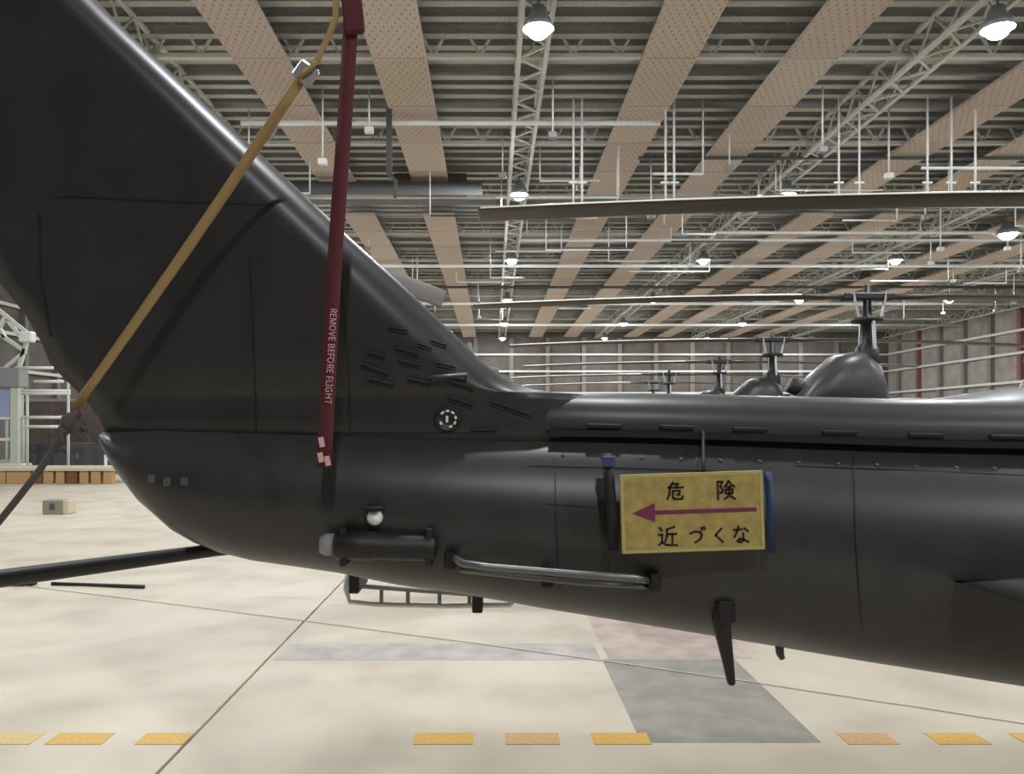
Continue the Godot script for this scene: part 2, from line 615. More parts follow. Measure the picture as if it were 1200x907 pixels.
	for i in 70:
		var d := rng.randf_range(18.0, 48.0)
		var x := rng.randf_range(-0.35, 0.66) * d
		var len := rng.randf_range(0.5, 1.5)
		var r := begin(true)
		tube(r, [Vector3(x, ROOF + 0.3, -d), Vector3(x, ROOF - len, -d)], 0.022, 6)
		part("hanger_rod", r, M.pipe, c)
		if i % 2 == 0:
			var f := begin(true)
			var run := rng.randf_range(1.0, 3.5) * (1.0 if i % 4 == 0 else -1.0)
			tube(f, [Vector3(x, ROOF - len, -d), Vector3(x + run, ROOF - len, -d)], 0.03, 6)
			part("conduit_run", f, M.pipe if i % 3 else M.conduit, c)
		else:
			var o := mesh_part("junction_box", junction, M.pipe if i % 3 == 0 else M.stand_grey, c)
			o.position = Vector3(x, ROOF - len, -d)
	# warm brown duct box crossing the second strip
	var du := begin()
	cbox(du, P(505, 217, 24.6), Vector3(2.2, 0.55, 0.6), 0.02)
	part("duct_box", du, M.brown_panel, c)

# ------------------------------------------------------------------ helicopters
# outline of the tail, in pixels of the photograph taken at the helicopter's centre plane
const BELLY := [[118, 512], [124, 524], [135, 543], [150, 563], [170, 588], [190, 605], [212, 623], [233, 636], [260, 647], [290, 655], [330, 661], [400, 670], [500, 688], [633, 711], [700, 722], [800, 737], [933, 760], [1080, 784], [1200, 802], [1500, 852], [1900, 920]]
const TOP := [[118, 509], [124, 506], [200, 503], [640, 503], [1200, 516], [1900, 530]]
const HALF := [[118, 0.010], [124, 0.035], [150, 0.078], [200, 0.125], [300, 0.165], [500, 0.20], [800, 0.228], [1200, 0.265], [1900, 0.33]]
const LEAD := [[-420, -318], [-300, -196], [-150, -43], [0, 110], [85, 200], [175, 300], [272, 403], [312, 449], [360, 499], [397, 538], [425, 566], [443, 590], [455, 622], [461, 655], [463, 690]]   # y, x
const TRAIL := [[-420, -560], [-100, -285], [175, -102], [325, 0], [400, 50], [505, 122], [520, 132]]
const THICK := [[-420, 0.07], [0, 0.092], [300, 0.098], [420, 0.098], [460, 0.093], [520, 0.105]]

func cx(px: float) -> float:
	return (px - VX) * -CZ / F
func cy(py: float) -> float:
	return EYE + (VY - py) * -CZ / F

func boom_ring(px: float, n: int) -> Array:
	var yt := cy(curve(TOP, px))
	var yb := cy(curve(BELLY, px))
	var hw := curve(HALF, px)
	var ring := []
	for k in n:
		var a := TAU * k / n
		var s := sin(a)
		var c := cos(a)
		ring.append(Vector3(cx(px), (yt + yb) / 2 + s * (yt - yb) / 2, signf(c) * pow(absf(c), 0.96) * hw))
	return ring

func boom_z(px: float, py: float) -> float:        # near side of the boom at that height
	var a := curve(TOP, px)
	var b := curve(BELLY, px)
	var t := clampf(absf(py - (a + b) / 2) / ((b - a) / 2), 0.0, 1.0)
	var s := t
	return curve(HALF, px) * pow(maxf(1.0 - s * s, 0.0), 0.48)

func foil(u: float) -> float:                      # half thickness along the chord, 0 nose .. 1 tail, peak 1
	if u < 0.13:
		return sqrt(maxf(0.0, 1.0 - (1.0 - u / 0.13) ** 2))
	return 1.0 - 0.95 * pow((u - 0.13) / 0.87, 1.5)

func fin_z(px: float, py: float) -> float:
	var l := curve(LEAD, py)
	var t := curve(TRAIL, py)
	return curve(THICK, py) * foil(clampf((l - px) / (l - t), 0.001, 1.0)) + 0.004

func S(px: float, py: float, on_fin := false) -> Vector3:      # where the sight line through a pixel meets the skin
	var z := 0.15
	for i in 4:
		var p := H(px, py, -CZ - z)
		var qx := VX + p.x * F / -CZ
		var qy := VY - (p.y - EYE) * F / -CZ
		z = fin_z(qx, qy) if on_fin else boom_z(qx, qy)
	return H(px, py, -CZ - z)

func loft_strip(st: SurfaceTool, pts: Array, half_w: float, th: float, on_fin: bool) -> void:   # raised line that follows the skin
	var rings := []
	var fine := [pts[0]]
	for i in pts.size() - 1:
		var n := maxi(1, int((pts[i + 1] - pts[i]).length() / 14.0))
		for k in range(1, n + 1):
			fine.append(pts[i].lerp(pts[i + 1], float(k) / n))
	pts = fine
	for i in pts.size():
		var p: Vector2 = pts[i]
		var q: Vector2 = (pts[mini(i + 1, pts.size() - 1)] - pts[maxi(i - 1, 0)]).normalized()
		var nrm := Vector2(-q.y, q.x) * half_w
		var ring := []
		for s in [[1, 0.0], [1, 1.0], [-1, 1.0], [-1, 0.0]]:
			var w: Vector2 = p + nrm * s[0]
			ring.append(S(w.x, w.y, on_fin) + Vector3(0, 0, th if s[1] > 0 else -0.012))
		rings.append(ring)
	loft(st, rings)

func helicopter(label: String) -> Node3D:
	var h := thing("helicopter", label, "helicopter", Vector3.ZERO, 0.0, "helicopters parked in a row")
	# tail boom
	var st := begin(true)
	var rings := []
	for px in [118, 119.5, 122, 127, 135, 145, 158, 172, 190, 210, 235, 265, 300, 345, 400, 470, 550, 640, 740, 860, 1000, 1200, 1500, 1900]:
		rings.append(boom_ring(px, 40))
	loft(st, rings)
	var boom := part("tail_boom", st, M.paint, h)
	# fin: an aerofoil section at each level
	st = begin(true)
	rings = []
	for py in [-420, -405, -340, -250, -150, -50, 40, 130, 210, 280, 330, 370, 400, 425, 440, 450, 456, 460, 463, 470, 490, 520]:
		var l := curve(LEAD, minf(py, 463))
		var t := curve(TRAIL, py)
		var th := curve(THICK, py)
		var ring := []
		var us := [0.0, 0.0015, 0.005, 0.011, 0.02, 0.032, 0.046, 0.063, 0.083, 0.105, 0.13, 0.16, 0.22, 0.30, 0.42, 0.56, 0.70, 0.84, 0.94, 1.0]
		var at := func(u, s): return Vector3(cx(l + (t - l) * u), cy(py), s * (th * foil(u) + (0.004 * minf(1.0, u * 20.0))))
		for u in us:
			ring.append(at.call(u, 1.0))
		for i in range(us.size() - 1, 0, -1):
			ring.append(at.call(us[i], -1.0))
		rings.append(ring)
	loft(st, rings)
	var fin := part("tail_fin", st, M.paint_fin, h)
	# drive shaft cover on top of the boom, with a lip over the seam
	st = begin(true)
	rings = []
	for px in [560, 600, 640, 760, 900, 1050, 1200, 1500, 1850]:
		var y0 := cy(curve([[560, 505], [640, 506], [1200, 519], [1900, 533]], px))
		var y1 := cy(curve([[560, 470], [620, 461], [660, 460], [1200, 469], [1900, 482]], px))
		var hw := curve([[560, 0.05], [600, 0.082], [690, 0.118], [1200, 0.140], [1900, 0.16]], px)
		var ring := [Vector3(cx(px), y0, hw)]
		for k in 15:
			var a := PI * k / 14.0
			ring.append(Vector3(cx(px), y0 + 0.010 + (y1 - y0 - 0.010) * pow(sin(a), 0.85), hw * signf(cos(a)) * pow(absf(cos(a)), 0.9)))
		ring.append(Vector3(cx(px), y0, -hw))
		rings.append(ring)
	loft(st, rings)
	var cover := part("shaft_cover", st, M.paint, h)
	for s in [-1.0, 1.0]:
		st = begin()
		var pa := []
		for px in [640, 760, 900, 1050, 1200, 1500, 1800]:
			var hw := curve([[640, 0.118], [1200, 0.140], [1900, 0.16]], px)
			pa.append(Vector3(cx(px), cy(curve([[640, 507], [1200, 521], [1900, 535]], px)), s * (hw + 0.001)))
		ribbon(st, pa, Vector3.UP, 0.016, 0.012)
		part("hinge_gap", st, M.black, cover, "dark hinge line of the cover")
	var mesh := begin()
	cbox(mesh, Vector3.ZERO, Vector3(0.085, 0.013, 0.012), 0.003)
	mesh.generate_normals()
	var latch: Mesh = mesh.commit()
	for q in [700, 780, 860, 958, 1052, 1140, 1230, 1330]:
		var o := mesh_part("latch", latch, M.black, cover, "black latch on the cover edge")
		o.position = Vector3(cx(q), cy(curve([[640, 499], [1200, 512], [1900, 525]], q)), curve([[640, 0.118], [1200, 0.140], [1900, 0.16]], q) + 0.003)
		o.rotation.z = -0.022
	# horizontal stabiliser, one half each side
	for s in [1.0, -1.0]:
		st = begin(true)
		rings = []
		var y := EYE - 0.334
		for q in [[0.12, 0.0, 0.92], [0.30, 0.0, 0.92], [0.8, 0.03, 0.86], [1.25, 0.06, 0.80], [1.28, 0.09, 0.74]]:
			var ring := []
			for i in 12:
				var u: float = [1.0, 0.85, 0.6, 0.3, 0.1, 0.03, 0.0, 0.03, 0.1, 0.3, 0.6, 0.85][i]
				var e := 1.0 if i < 6 else -1.0
				ring.append(Vector3(1.06 + q[1] + q[2] * (1.0 - u), y - 0.025 + e * (0.004 + 0.030 * foil(maxf(u, 0.0)) * (0.0 if i == 6 or i == 0 else 1.0)), s * q[0]))
			ring.reverse()
			rings.append(ring)
		loft(st, rings)
		part("stabiliser", st, M.paint, h)
	# tail skid: a tube that leaves the belly and runs aft
	st = begin(true)
	tube(st, [H(300, 640, 2.1), H(255, 644, 2.1), H(120, 662, 2.1), H(0, 678, 2.1), H(-160, 700, 2.1), H(-210, 712, 2.1)], [0.016, 0.017, 0.021, 0.024, 0.024, 0.022], 14)
	var skid := part("tail_skid", st, M.dark, h)
	st = begin(true)
	lathe(st, [Vector2(0.005, -0.05), Vector2(0.035, -0.04), Vector2(0.04, 0.0), Vector2(0.035, 0.04), Vector2(0.005, 0.05)], axis_to(H(-212, 713, 2.1), Vector3(-1, -0.15, 0)), 14)
	part("skid_tip", st, M.dark, skid)
	# tail rotor on the near side of the fin top
	var hub := Vector3(-1.70, 3.35, 0.30)
	st = begin(true)
	lathe(st, [Vector2(0.01, -0.30), Vector2(0.07, -0.30), Vector2(0.075, -0.06), Vector2(0.05, -0.05), Vector2(0.05, 0.03), Vector2(0.09, 0.03), Vector2(0.09, 0.07), Vector2(0.01, 0.09)], axis_to(hub, Vector3(0, 0, 1)), 16)
	part("tail_rotor_hub", st, M.dark, h)
	for s in [1.0, -1.0]:
		st = begin(true)
		rings = []
		for q in [[0.06, 0.035, 0.03], [0.20, 0.045, 0.03], [0.30, 0.09, 0.016], [0.9, 0.09, 0.013], [1.33, 0.09, 0.011], [1.35, 0.09, 0.004]]:
			var ring := []
			for i in 10:
				var a := TAU * i / 10
				ring.append(Vector3(s * q[0], cos(a) * q[1], 0.05 + sin(a) * q[2]))
			rings.append(ring)
		loft(st, rings)
		var tb := part("tail_rotor_blade", st, M.tail_blade, h)
		tb.position = hub
		tb.rotation.z = -0.478
	# body: cabin, engine cowling, exhaust, mast and main rotor
	st = begin(true)
	rings = []
	for q in [[2.75, 1.24, 0.30, 0.32], [3.2, 1.24, 0.42, 0.48], [3.8, 1.22, 0.56, 0.82], [4.6, 1.22, 0.66, 1.15], [5.4, 1.24, 0.76, 1.24], [7.8, 1.28, 0.86, 1.26], [8.9, 1.24, 0.80, 1.22], [9.7, 1.10, 0.62, 1.05], [10.4, 0.92, 0.38, 0.72], [10.75, 0.86, 0.14, 0.30], [10.82, 0.85, 0.03, 0.06]]:
		var ring := []
		for k in 28:
			var a := TAU * k / 28
			var s := sin(a)
			var c := cos(a)
			ring.append(Vector3(q[0], q[1] + signf(s) * pow(absf(s), 0.7) * q[2], signf(c) * pow(absf(c), 0.7) * q[3]))
		rings.append(ring)
	loft(st, rings)
	part("cabin", st, M.paint, h)
	st = begin(true)
	rings = []
	for q in [[5.65, 1.75, 0.10, 0.25], [5.75, 1.85, 0.25, 0.38], [6.05, 2.0, 0.5, 0.48], [6.5, 2.15, 0.75, 0.52], [7.0, 2.2, 0.80, 0.46], [7.3, 2.1, 0.66, 0.38], [7.45, 2.0, 0.3, 0.25]]:
		var ring := []
		for k in 24:
			var a := TAU * k / 24
			var s := sin(a)
			var c := cos(a)
			ring.append(Vector3(q[0], q[1] + signf(s) * pow(absf(s), 0.75) * q[2], signf(c) * pow(absf(c), 0.7) * q[3]))
		rings.append(ring)
	loft(st, rings)
	part("engine_cowling", st, M.paint, h)
	st = begin(true)
	tube(st, [Vector3(6.2, 2.2, 0), Vector3(5.9, 2.3, 0), Vector3(5.72, 2.38, 0)], [0.15, 0.15, 0.155], 18)
	part("exhaust_pipe", st, M.dark, h)
	st = begin(true)
	lathe(st, [Vector2(0.01, 2.6), Vector2(0.22, 2.6), Vector2(0.20, 3.05), Vector2(0.11, 3.15), Vector2(0.09, 3.5), Vector2(0.28, 3.52), Vector2(0.28, 3.60), Vector2(0.08, 3.62), Vector2(0.06, 4.2), Vector2(0.01, 4.2)], Transform3D(Basis(), Vector3(7.15, 0, 0)), 18)
	var mast := part("mast", st, M.dark, h)
	for s in [-1.0, 1.0]:
		st = begin()
		bar(st, Vector3(7.15 + 0.2 * s, 3.56, 0.12), Vector3(7.15 + 0.3 * s, 4.05, 0.1), 0.04, 0.04)
		part("pitch_link", st, M.steel, mast)
		st = begin()
		bar(st, Vector3(7.15, 3.0, 0.3 * s), Vector3(7.15, 3.56, 0.24 * s), 0.05, 0.05)
		part("control_rod", st, M.steel, mast)
	st = begin()
	cbox(st, Vector3(7.15, 3.99, 0), Vector3(0.95, 0.14, 0.24), 0.03)
	part("rotor_hub", st, M.dark, h)
	for s in [-1.0, 1.0]:
		st = begin(true)
		rings = []
		for i in 9:
			var r: float = [0.45, 0.9, 1.3, 2.4, 3.8, 5.2, 6.4, 7.22, 7.25][i]
			var cw: float = [0.10, 0.12, 0.265, 0.265, 0.265, 0.265, 0.265, 0.265, 0.22][i]
			var th: float = [0.05, 0.06, 0.044, 0.042, 0.041, 0.04, 0.038, 0.036, 0.014][i]
			var ring := []
			for k in 14:
				var a := TAU * k / 14
				ring.append(Vector3(7.15 + s * r, 3.99 - 0.0034 * r * r + sin(a) * th, cos(a) * cw))
			rings.append(ring)
		loft(st, rings)
		var mb := part("rotor_blade", st, M.blade, h, "long drooping main rotor blade")
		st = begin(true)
		var strip := []  # nose strip, its white a painted highlight from the lamps overhead
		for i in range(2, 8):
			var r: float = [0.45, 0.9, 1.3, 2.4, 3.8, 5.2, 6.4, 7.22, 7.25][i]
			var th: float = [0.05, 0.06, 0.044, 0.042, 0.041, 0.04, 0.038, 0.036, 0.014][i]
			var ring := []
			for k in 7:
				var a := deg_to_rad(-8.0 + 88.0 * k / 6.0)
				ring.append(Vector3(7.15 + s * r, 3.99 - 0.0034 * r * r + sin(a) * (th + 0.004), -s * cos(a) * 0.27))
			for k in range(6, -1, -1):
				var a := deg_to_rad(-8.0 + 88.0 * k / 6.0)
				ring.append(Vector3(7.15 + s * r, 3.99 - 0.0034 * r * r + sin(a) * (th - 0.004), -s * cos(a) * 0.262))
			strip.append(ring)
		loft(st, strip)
		part("highlight_strip", st, M.edge_highlight, mb, "pale leading edge strip with a painted lamp highlight")
	# landing skids
	for s in [-1.0, 1.0]:
		st = begin(true)
		tube(st, [Vector3(5.0, 0.06, 1.25 * s), Vector3(8.4, 0.06, 1.25 * s), Vector3(8.8, 0.14, 1.25 * s), Vector3(9.0, 0.30, 1.25 * s)], 0.055, 12)
		part("landing_skid", st, M.dark, h)
	for x in [5.6, 7.9]:
		st = begin(true)
		tube(st, [Vector3(x, 0.09, 1.25), Vector3(x, 0.42, 1.05), Vector3(x, 0.52, 0.5), Vector3(x, 0.52, -0.5), Vector3(x, 0.42, -1.05), Vector3(x, 0.09, -1.25)], 0.05, 12)
		part("cross_tube", st, M.dark, h)
	# side windows of the cabin
	for s in [-1.0, 1.0]:
		for q in [[6.1, 1.0], [7.4, 1.1], [8.6, 0.7]]:
			st = begin()
			cbox(st, Vector3(q[0], 1.68, s * 1.19), Vector3(q[1], 0.55, 0.10), 0.02)
			part("window", st, M.glass, h)
	return h

func neighbours(h: Node3D) -> void:
	var spots := [[8.4, -0.05], [14.8, -0.25], [22.1, 0.55], [29.6, 1.2], [36.6, 0.9], [43.6, 1.6]]
	var order := ["second", "third", "fourth", "fifth", "sixth", "last"]
	for i in spots.size():
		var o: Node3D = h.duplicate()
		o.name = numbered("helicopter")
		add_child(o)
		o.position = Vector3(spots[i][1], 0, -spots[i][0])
		for c in o.get_children():
			if str(c.name).begins_with("tail_rotor_blade"):
				c.rotation.z = [-0.36, -0.9, -0.2, -1.3, -0.6, -0.1][i]
		o.set_meta("label", "dark parked helicopter, %s in the row, its long rotor blade showing above the tail boom" % order[i])

# ------------------------------------------------------------------ fittings of the nearest helicopter
func near_details(h: Node3D) -> void:
	var fin := h.get_node("tail_fin")
	var boom := h.get_node("tail_boom")
	# louvre slots in the gearbox fairing
	var slots := [[455, 386, 478, 389], [463, 410, 490, 418], [490, 404, 506, 410], [430, 416, 452, 420], [424, 429, 456, 441], [467, 425, 492, 430], [432, 446, 460, 453], [512, 427, 534, 432], [527, 449, 555, 458], [526, 468, 554, 477], [552, 507, 582, 506], [575, 473, 622, 489], [478, 446, 504, 452], [506, 401, 524, 407]]
	for q in slots:
		var st := begin()
		var pts := []
		for i in 4:
			pts.append(Vector2(lerpf(q[0], q[2], i / 3.0), lerpf(q[1], q[3], i / 3.0)))
		loft_strip(st, pts, 2.0, 0.003, true)
		var slot := part("louvre_slot", st, M.black, fin, "dark louvre slot")
		st = begin()
		var top := []
		for p in pts:
			top.append(p + Vector2(0, -3.4))
		loft_strip(st, top, 1.5, 0.007, true)
		part("louvre_hood", st, M.paint_fin, slot)
	# grab handle above the fitting
	var st := begin(true)
	tube(st, [H(504, 442, 2.03), H(504, 442, 1.985), H(546, 439, 1.985), H(546, 439, 2.03)], 0.005, 8)
	part("handle", st, M.grey_tube, fin, "pale bar handle")
	# skin seams
	for q in [[[126, 505], [300, 507], [440, 508], [560, 508]], [[46, 250], [48, 330], [60, 395]], [[300, 505], [298, 440], [296, 380], [292, 300]], [[410, 505], [408, 420], [400, 330]], [[70, 230], [200, 236], [320, 240]]]:
		st = begin()
		var pts := []
		for p in q:
			pts.append(Vector2(p[0], p[1]))
		loft_strip(st, pts, 0.8, 0.002, true)
		part("skin_seam", st, M.dark, fin)
	# round fitting with white marks
	var c := S(525, 491, true) + Vector3(0, 0, 0.004)
	st = begin(true)
	lathe(st, [Vector2(0.001, -0.02), Vector2(0.033, -0.02), Vector2(0.033, 0.004), Vector2(0.029, 0.008), Vector2(0.025, 0.003), Vector2(0.001, 0.003)], axis_to(c, Vector3(0, 0, 1)), 28)
	var fit := part("round_fitting", st, M.dark, fin, "round dark fitting with white marks")
	for k in 9:
		if k in [4, 6]:
			continue
		var a := TAU * k / 9.0 + 0.2
		st = begin()
		box(st, c + Vector3(cos(a) * 0.020, sin(a) * 0.020, 0.005), Vector3(0.009, 0.0055, 0.004), Basis(Vector3(0, 0, 1), a + 1.57))
		part("white_mark", st, M.white, fit)
	st = begin()
	box(st, c + Vector3(-0.002, 0.0, 0.005), Vector3(0.006, 0.016, 0.004))
	part("white_mark", st, M.white, fit)
	# white position light on the boom side, with a dark shroud above
	st = begin(true)
	lathe(st, [Vector2(0.001, -0.02), Vector2(0.019, -0.02), Vector2(0.019, 0.012), Vector2(0.014, 0.026), Vector2(0.001, 0.030)], axis_to(S(440, 606), Vector3(0, 0, 1)), 18)
	part("position_light", st, mat(Color(0.93, 0.93, 0.92), 0.3), boom, "small white position light")
	st = begin()
	cbox(st, S(440, 594) + Vector3(0, 0, 0.015), Vector3(0.046, 0.010, 0.06), 0.003)
	part("light_shroud", st, M.black, boom)
	# small marks near the tail end
	for q in [[178, 561], [196, 565], [216, 564]]:
		st = begin()
		cbox(st, S(q[0], q[1]), Vector3(0.018, 0.022, 0.012), 0.003)
		part("skin_stud", st, M.slate, boom)
	# dark horizontal canister with a pale end ring
	var cc := S(455, 638) + Vector3(0, 0, 0.03)
	st = begin(true)
	lathe(st, [Vector2(0.001, -0.12), Vector2(0.030, -0.12), Vector2(0.035, -0.115), Vector2(0.035, -0.03), Vector2(0.032, -0.025), Vector2(0.032, 0.10), Vector2(0.026, 0.115), Vector2(0.001, 0.12)], axis_to(cc, Vector3(1, -0.03, 0)), 24)
	var can := part("canister", st, M.dark, boom, "dark horizontal canister under the boom")
	st = begin(true)
	lathe(st, [Vector2(0.001, -0.02), Vector2(0.020, -0.02), Vector2(0.026, -0.006), Vector2(0.026, 0.012), Vector2(0.001, 0.012)], axis_to(cc + Vector3(-0.135, 0.004, 0), Vector3(1, 0, 0)), 20)
	part("end_lens", st, M.stand_grey, can, "pale lens on the canister end")
	for k in [-0.10, 0.10]:
		st = begin()
		cbox(st, cc + Vector3(k, 0, -0.03), Vector3(0.016, 0.09, 0.10), 0.003)
		part("clamp", st, M.dark, can)
	# towel rail aerial along the near side
	var rail := Node3D.new()
	rail.name = "aerial_rail"
	h.add_child(rail)
	rail.set_meta("label", "grey tubular aerial rail on the boom side")
	st = begin(true)
	var d := 1.82
	tube(st, [H(532, 652, 1.93), H(534, 655, 1.86), H(542, 660, d), H(570, 664, d), H(680, 673, d), H(745, 678, d), H(757, 680, 1.86), H(760, 682, 1.93)], 0.0085, 10)
	part("rail_tube", st, M.grey_tube, rail)
	st = begin(true)
	tube(st, [H(540, 668, 1.90), H(575, 672, 1.86), H(680, 683, 1.86), H(752, 687, 1.86), H(760, 688, 1.93)], 0.006, 10)
	part("rail_tube", st, M.grey_tube, rail)
	for q in [[528, 655], [640, 676], [764, 680]]:
		st = begin()
		cbox(st, S(q[0], q[1]) + Vector3(0, 0, 0.012), Vector3(0.028, 0.042, 0.06), 0.006)
		part("rail_mount", st, M.black, rail)
	# ladder-like aerial below the belly on the far side
	var lad := Node3D.new()
	lad.name = "belly_aerial"
	h.add_child(lad)
	lad.set_meta("label", "pale ladder-like aerial below the belly")
	st = begin(true)
	tube(st, [H(407, 672, 2.36), H(405, 690, 2.36), H(410, 705, 2.36), H(440, 708, 2.36), H(520, 710, 2.36), H(598, 709, 2.36), H(606, 700, 2.34)], 0.0075, 10)
	part("lower_tube", st, M.white, lad)
	st = begin(true)
	tube(st, [H(410, 686, 2.36), H(480, 691, 2.36), H(560, 697, 2.36), H(600, 702, 2.36)], 0.007, 10)
	part("upper_tube", st, M.stand_grey, lad)
	for q in [[447, 688], [478, 691], [515, 694], [550, 696]]:
		st = begin(true)
		tube(st, [H(q[0], q[1], 2.36), H(q[0], 709, 2.36)], 0.006, 8)
		part("rung", st, M.stand_grey, lad)
	for q in [[420, 675], [560, 697]]:
		st = begin()
		cbox(st, H(q[0], q[1], 2.30), Vector3(0.03, 0.07, 0.16), 0.004)
		part("aerial_mount", st, M.dark, lad)
	# tapered blade aerial that hangs below the belly
	st = begin(true)
	var rings := []
	for q in [[845, 700, 13, 0.020], [846, 735, 11, 0.020], [849, 752, 9, 0.014], [853, 775, 7, 0.011], [857, 800, 5, 0.008], [857.5, 803, 3, 0.004]]:
		var o := H(q[0], q[1], 2.1 - 0.17)
		var ring := []
		for k in 12:
			var a := TAU * k / 12
			ring.append(o + Vector3(cos(a) * q[2] * 1.93 / F, 0, sin(a) * q[3]))
		rings.append(ring)
	loft(st, rings)
	var bl := part("blade_aerial", st, M.dark, h, "dark tapered blade aerial hanging below the belly")
	st = begin()
	cbox(st, H(846, 714, 1.93), Vector3(0.044, 0.055, 0.08), 0.006)
	part("aerial_mount", st, M.black, bl)
	st = begin(true)
	tube(st, [H(913, 752, 2.08), H(914, 766, 2.08), H(917, 772, 2.08)], [0.012, 0.010, 0.007], 10)
	part("drain_stub", st, M.slate, h)
	# raised panel edges along the boom
	for q in [[[620, 545], [720, 547], [840, 551]], [[930, 545], [1050, 549], [1200, 556]], [[650, 520], [651, 600], [656, 690]], [[1000, 535], [1003, 640], [1010, 740]], [[640, 590], [700, 594]]]:
		st = begin()
		var pts := []
		for p in q:
			pts.append(Vector2(p[0], p[1]))
		loft_strip(st, pts, 0.8, 0.002, false)
		part("skin_seam", st, M.dark, boom)
	for i in 12:
		st = begin(true)
		var px := 660 + i * 46
		lathe(st, [Vector2(0.001, -0.01), Vector2(0.006, -0.01), Vector2(0.005, 0.002), Vector2(0.001, 0.003)], axis_to(S(px, 534 + i * 1.4), Vector3(0, 0.5, 1)), 8)
		part("fastener", st, M.slate, boom)

# ------------------------------------------------------------------ strap, rope, streamer
func tie_down(_h: Node3D) -> void:
	var d := 1.80
	# ochre webbing from the tail rotor down past the fin
	var t := thing("tie_down_strap", "long ochre webbing strap running slantwise in front of the tail fin", "strap", P(80, 490, 1.93))
	var at := t.position
	var st := begin(true)
	var pts := []
	for i in 13:
		var k := i / 12.0
		pts.append(P(lerpf(88, 352, k) + sin(k * PI) * 3, lerpf(478, 94, k), lerpf(1.965, 1.80, k * k)) - at)
	ribbon(st, pts, Vector3(0.8, 0.55, 0.1), 0.024, 0.005)
	part("webbing", st, M.ochre, t)
	st = begin(true)
	tube(st, [P(350, 96, d) - at, P(372, 70, d) - at, P(386, 40, d) - at, P(394, 20, d) - at, P(393, -10, d) - at, P(372, -60, d) - at, P(330, -122, d) - at], 0.007, 8)
	part("upper_cord", st, M.ochre, t)
	st = begin()
	cbox(st, P(358, 86, d) - at, Vector3(0.045, 0.05, 0.016), 0.005, Basis(Vector3(0, 0, 1), 0.95))
	part("buckle", st, M.steel, t, "metal buckle on the strap")
	for k in 3:
		st = begin(true)
		tube(st, [P(352 + k * 5, 90 - k * 3, d - 0.012) - at, P(360 + k * 5, 82 - k * 5, d - 0.012) - at], 0.005, 8)
		part("buckle_bar", st, M.ochre, t.get_node("buckle"))
	# dark rope knotted to the end of the strap, running down to the tail skid
	var r := thing("tie_down_rope", "dark rope knotted to the strap end, running down to the left", "rope", P(80, 490, 1.93))
	st = begin(true)
	tube(st, [P(92, 484, 1.93) - at, P(80, 497, 1.93) - at, P(66, 522, 1.94) - at, P(45, 553, 1.95) - at, P(20, 585, 1.97) - at, P(-5, 616, 2.0) - at, P(-50, 662, 2.04) - at, P(-58, 668, 2.05) - at], 0.0085, 10)
	part("rope_line", st, M.rope, r)
	st = begin(true)
	for q in [[82, 494, 0.022], [92, 500, 0.018], [76, 503, 0.016]]:
		lathe(st, [Vector2(0.002, -1.0), Vector2(0.7, -0.75), Vector2(1.0, 0.0), Vector2(0.7, 0.75), Vector2(0.002, 1.0)].map(func(v): return v * q[2]), axis_to(P(q[0], q[1], 1.925) - at, Vector3(1, 1.4, 0)), 12)
	part("knot", st, M.rope, r, "bulky knot")
	for q in [[[96, 500], [106, 506], [114, 520]], [[86, 502], [96, 512], [101, 516]], [[74, 503], [72, 514], [77, 522]]]:
		st = begin(true)
		var a := []
		for p in q:
			a.append(P(p[0], p[1], 1.915) - at)
		tube(st, a, [0.006, 0.006, 0.004], 8)
		part("rope_tail", st, M.rope, r)
	# red streamer hanging from the tail rotor tip
	var s := thing("red_streamer", "dark red fabric streamer hanging in front of the fin, white letters near its end", "streamer", P(412, -40, d))
	at = s.position
	st = begin(true)
	pts = []
	for i in 16:
		var k := i / 15.0
		pts.append(P(lerpf(415, 379, k) + sin(k * 7.0) * 1.2, lerpf(-60, 548, k), d + 0.004 * sin(k * 11.0)) - at)
	ribbon(st, pts, Vector3.RIGHT, 0.033, 0.003)
	part("fabric", st, M.red, s)
	var font := SystemFont.new()
	font.font_names = PackedStringArray(["Droid Sans"])
	var tm := TextMesh.new()
	tm.text = "REMOVE BEFORE FLIGHT"
	tm.font = font
	tm.font_size = 16
	tm.pixel_size = 0.0012
	tm.depth = 0.0012
	var o := mesh_part("lettering", tm, M.red_light, s)
	var a := P(395.5, 300, d)
	var b := P(381.5, 535, d)
	var dir := (b - a).normalized()
	o.transform = Transform3D(Basis(dir, Vector3(0, 0, 1).cross(dir), Vector3(0, 0, 1)), (a + b) * 0.5 - at + Vector3(0, 0, 0.010))
	st = begin()
	cbox(st, P(414, 18, d - 0.004) - at, Vector3(0.045, 0.085, 0.02), 0.006, Basis(Vector3(0, 0, 1), 0.1))
	part("knot", st, M.red, s)
	for q in [[377, 518], [376, 536], [384, 540]]:
		st = begin()
		box(st, P(q[0], q[1], d - 0.004) - at, Vector3(0.012, 0.022, 0.003), Basis(Vector3(0, 0, 1), 0.2))
		part("reinforcement_patch", st, M.red_light, s)

# ------------------------------------------------------------------ warning sign
func stroke(st: SurfaceTool, pts: Array, o: Vector3, size: float, w: float, slant: Basis) -> void:
	for i in pts.size() - 1:
		var a := o + slant * (Vector3(pts[i][0] - 0.5, pts[i][1] - 0.5, 0) * size)
		var b := o + slant * (Vector3(pts[i + 1][0] - 0.5, pts[i + 1][1] - 0.5, 0) * size)
		var e := (b - a).normalized() * w * 0.35
		bar(st, a - e, b + e, 0.0016, w, Vector3(0, 0, 1).cross((b - a).normalized()))

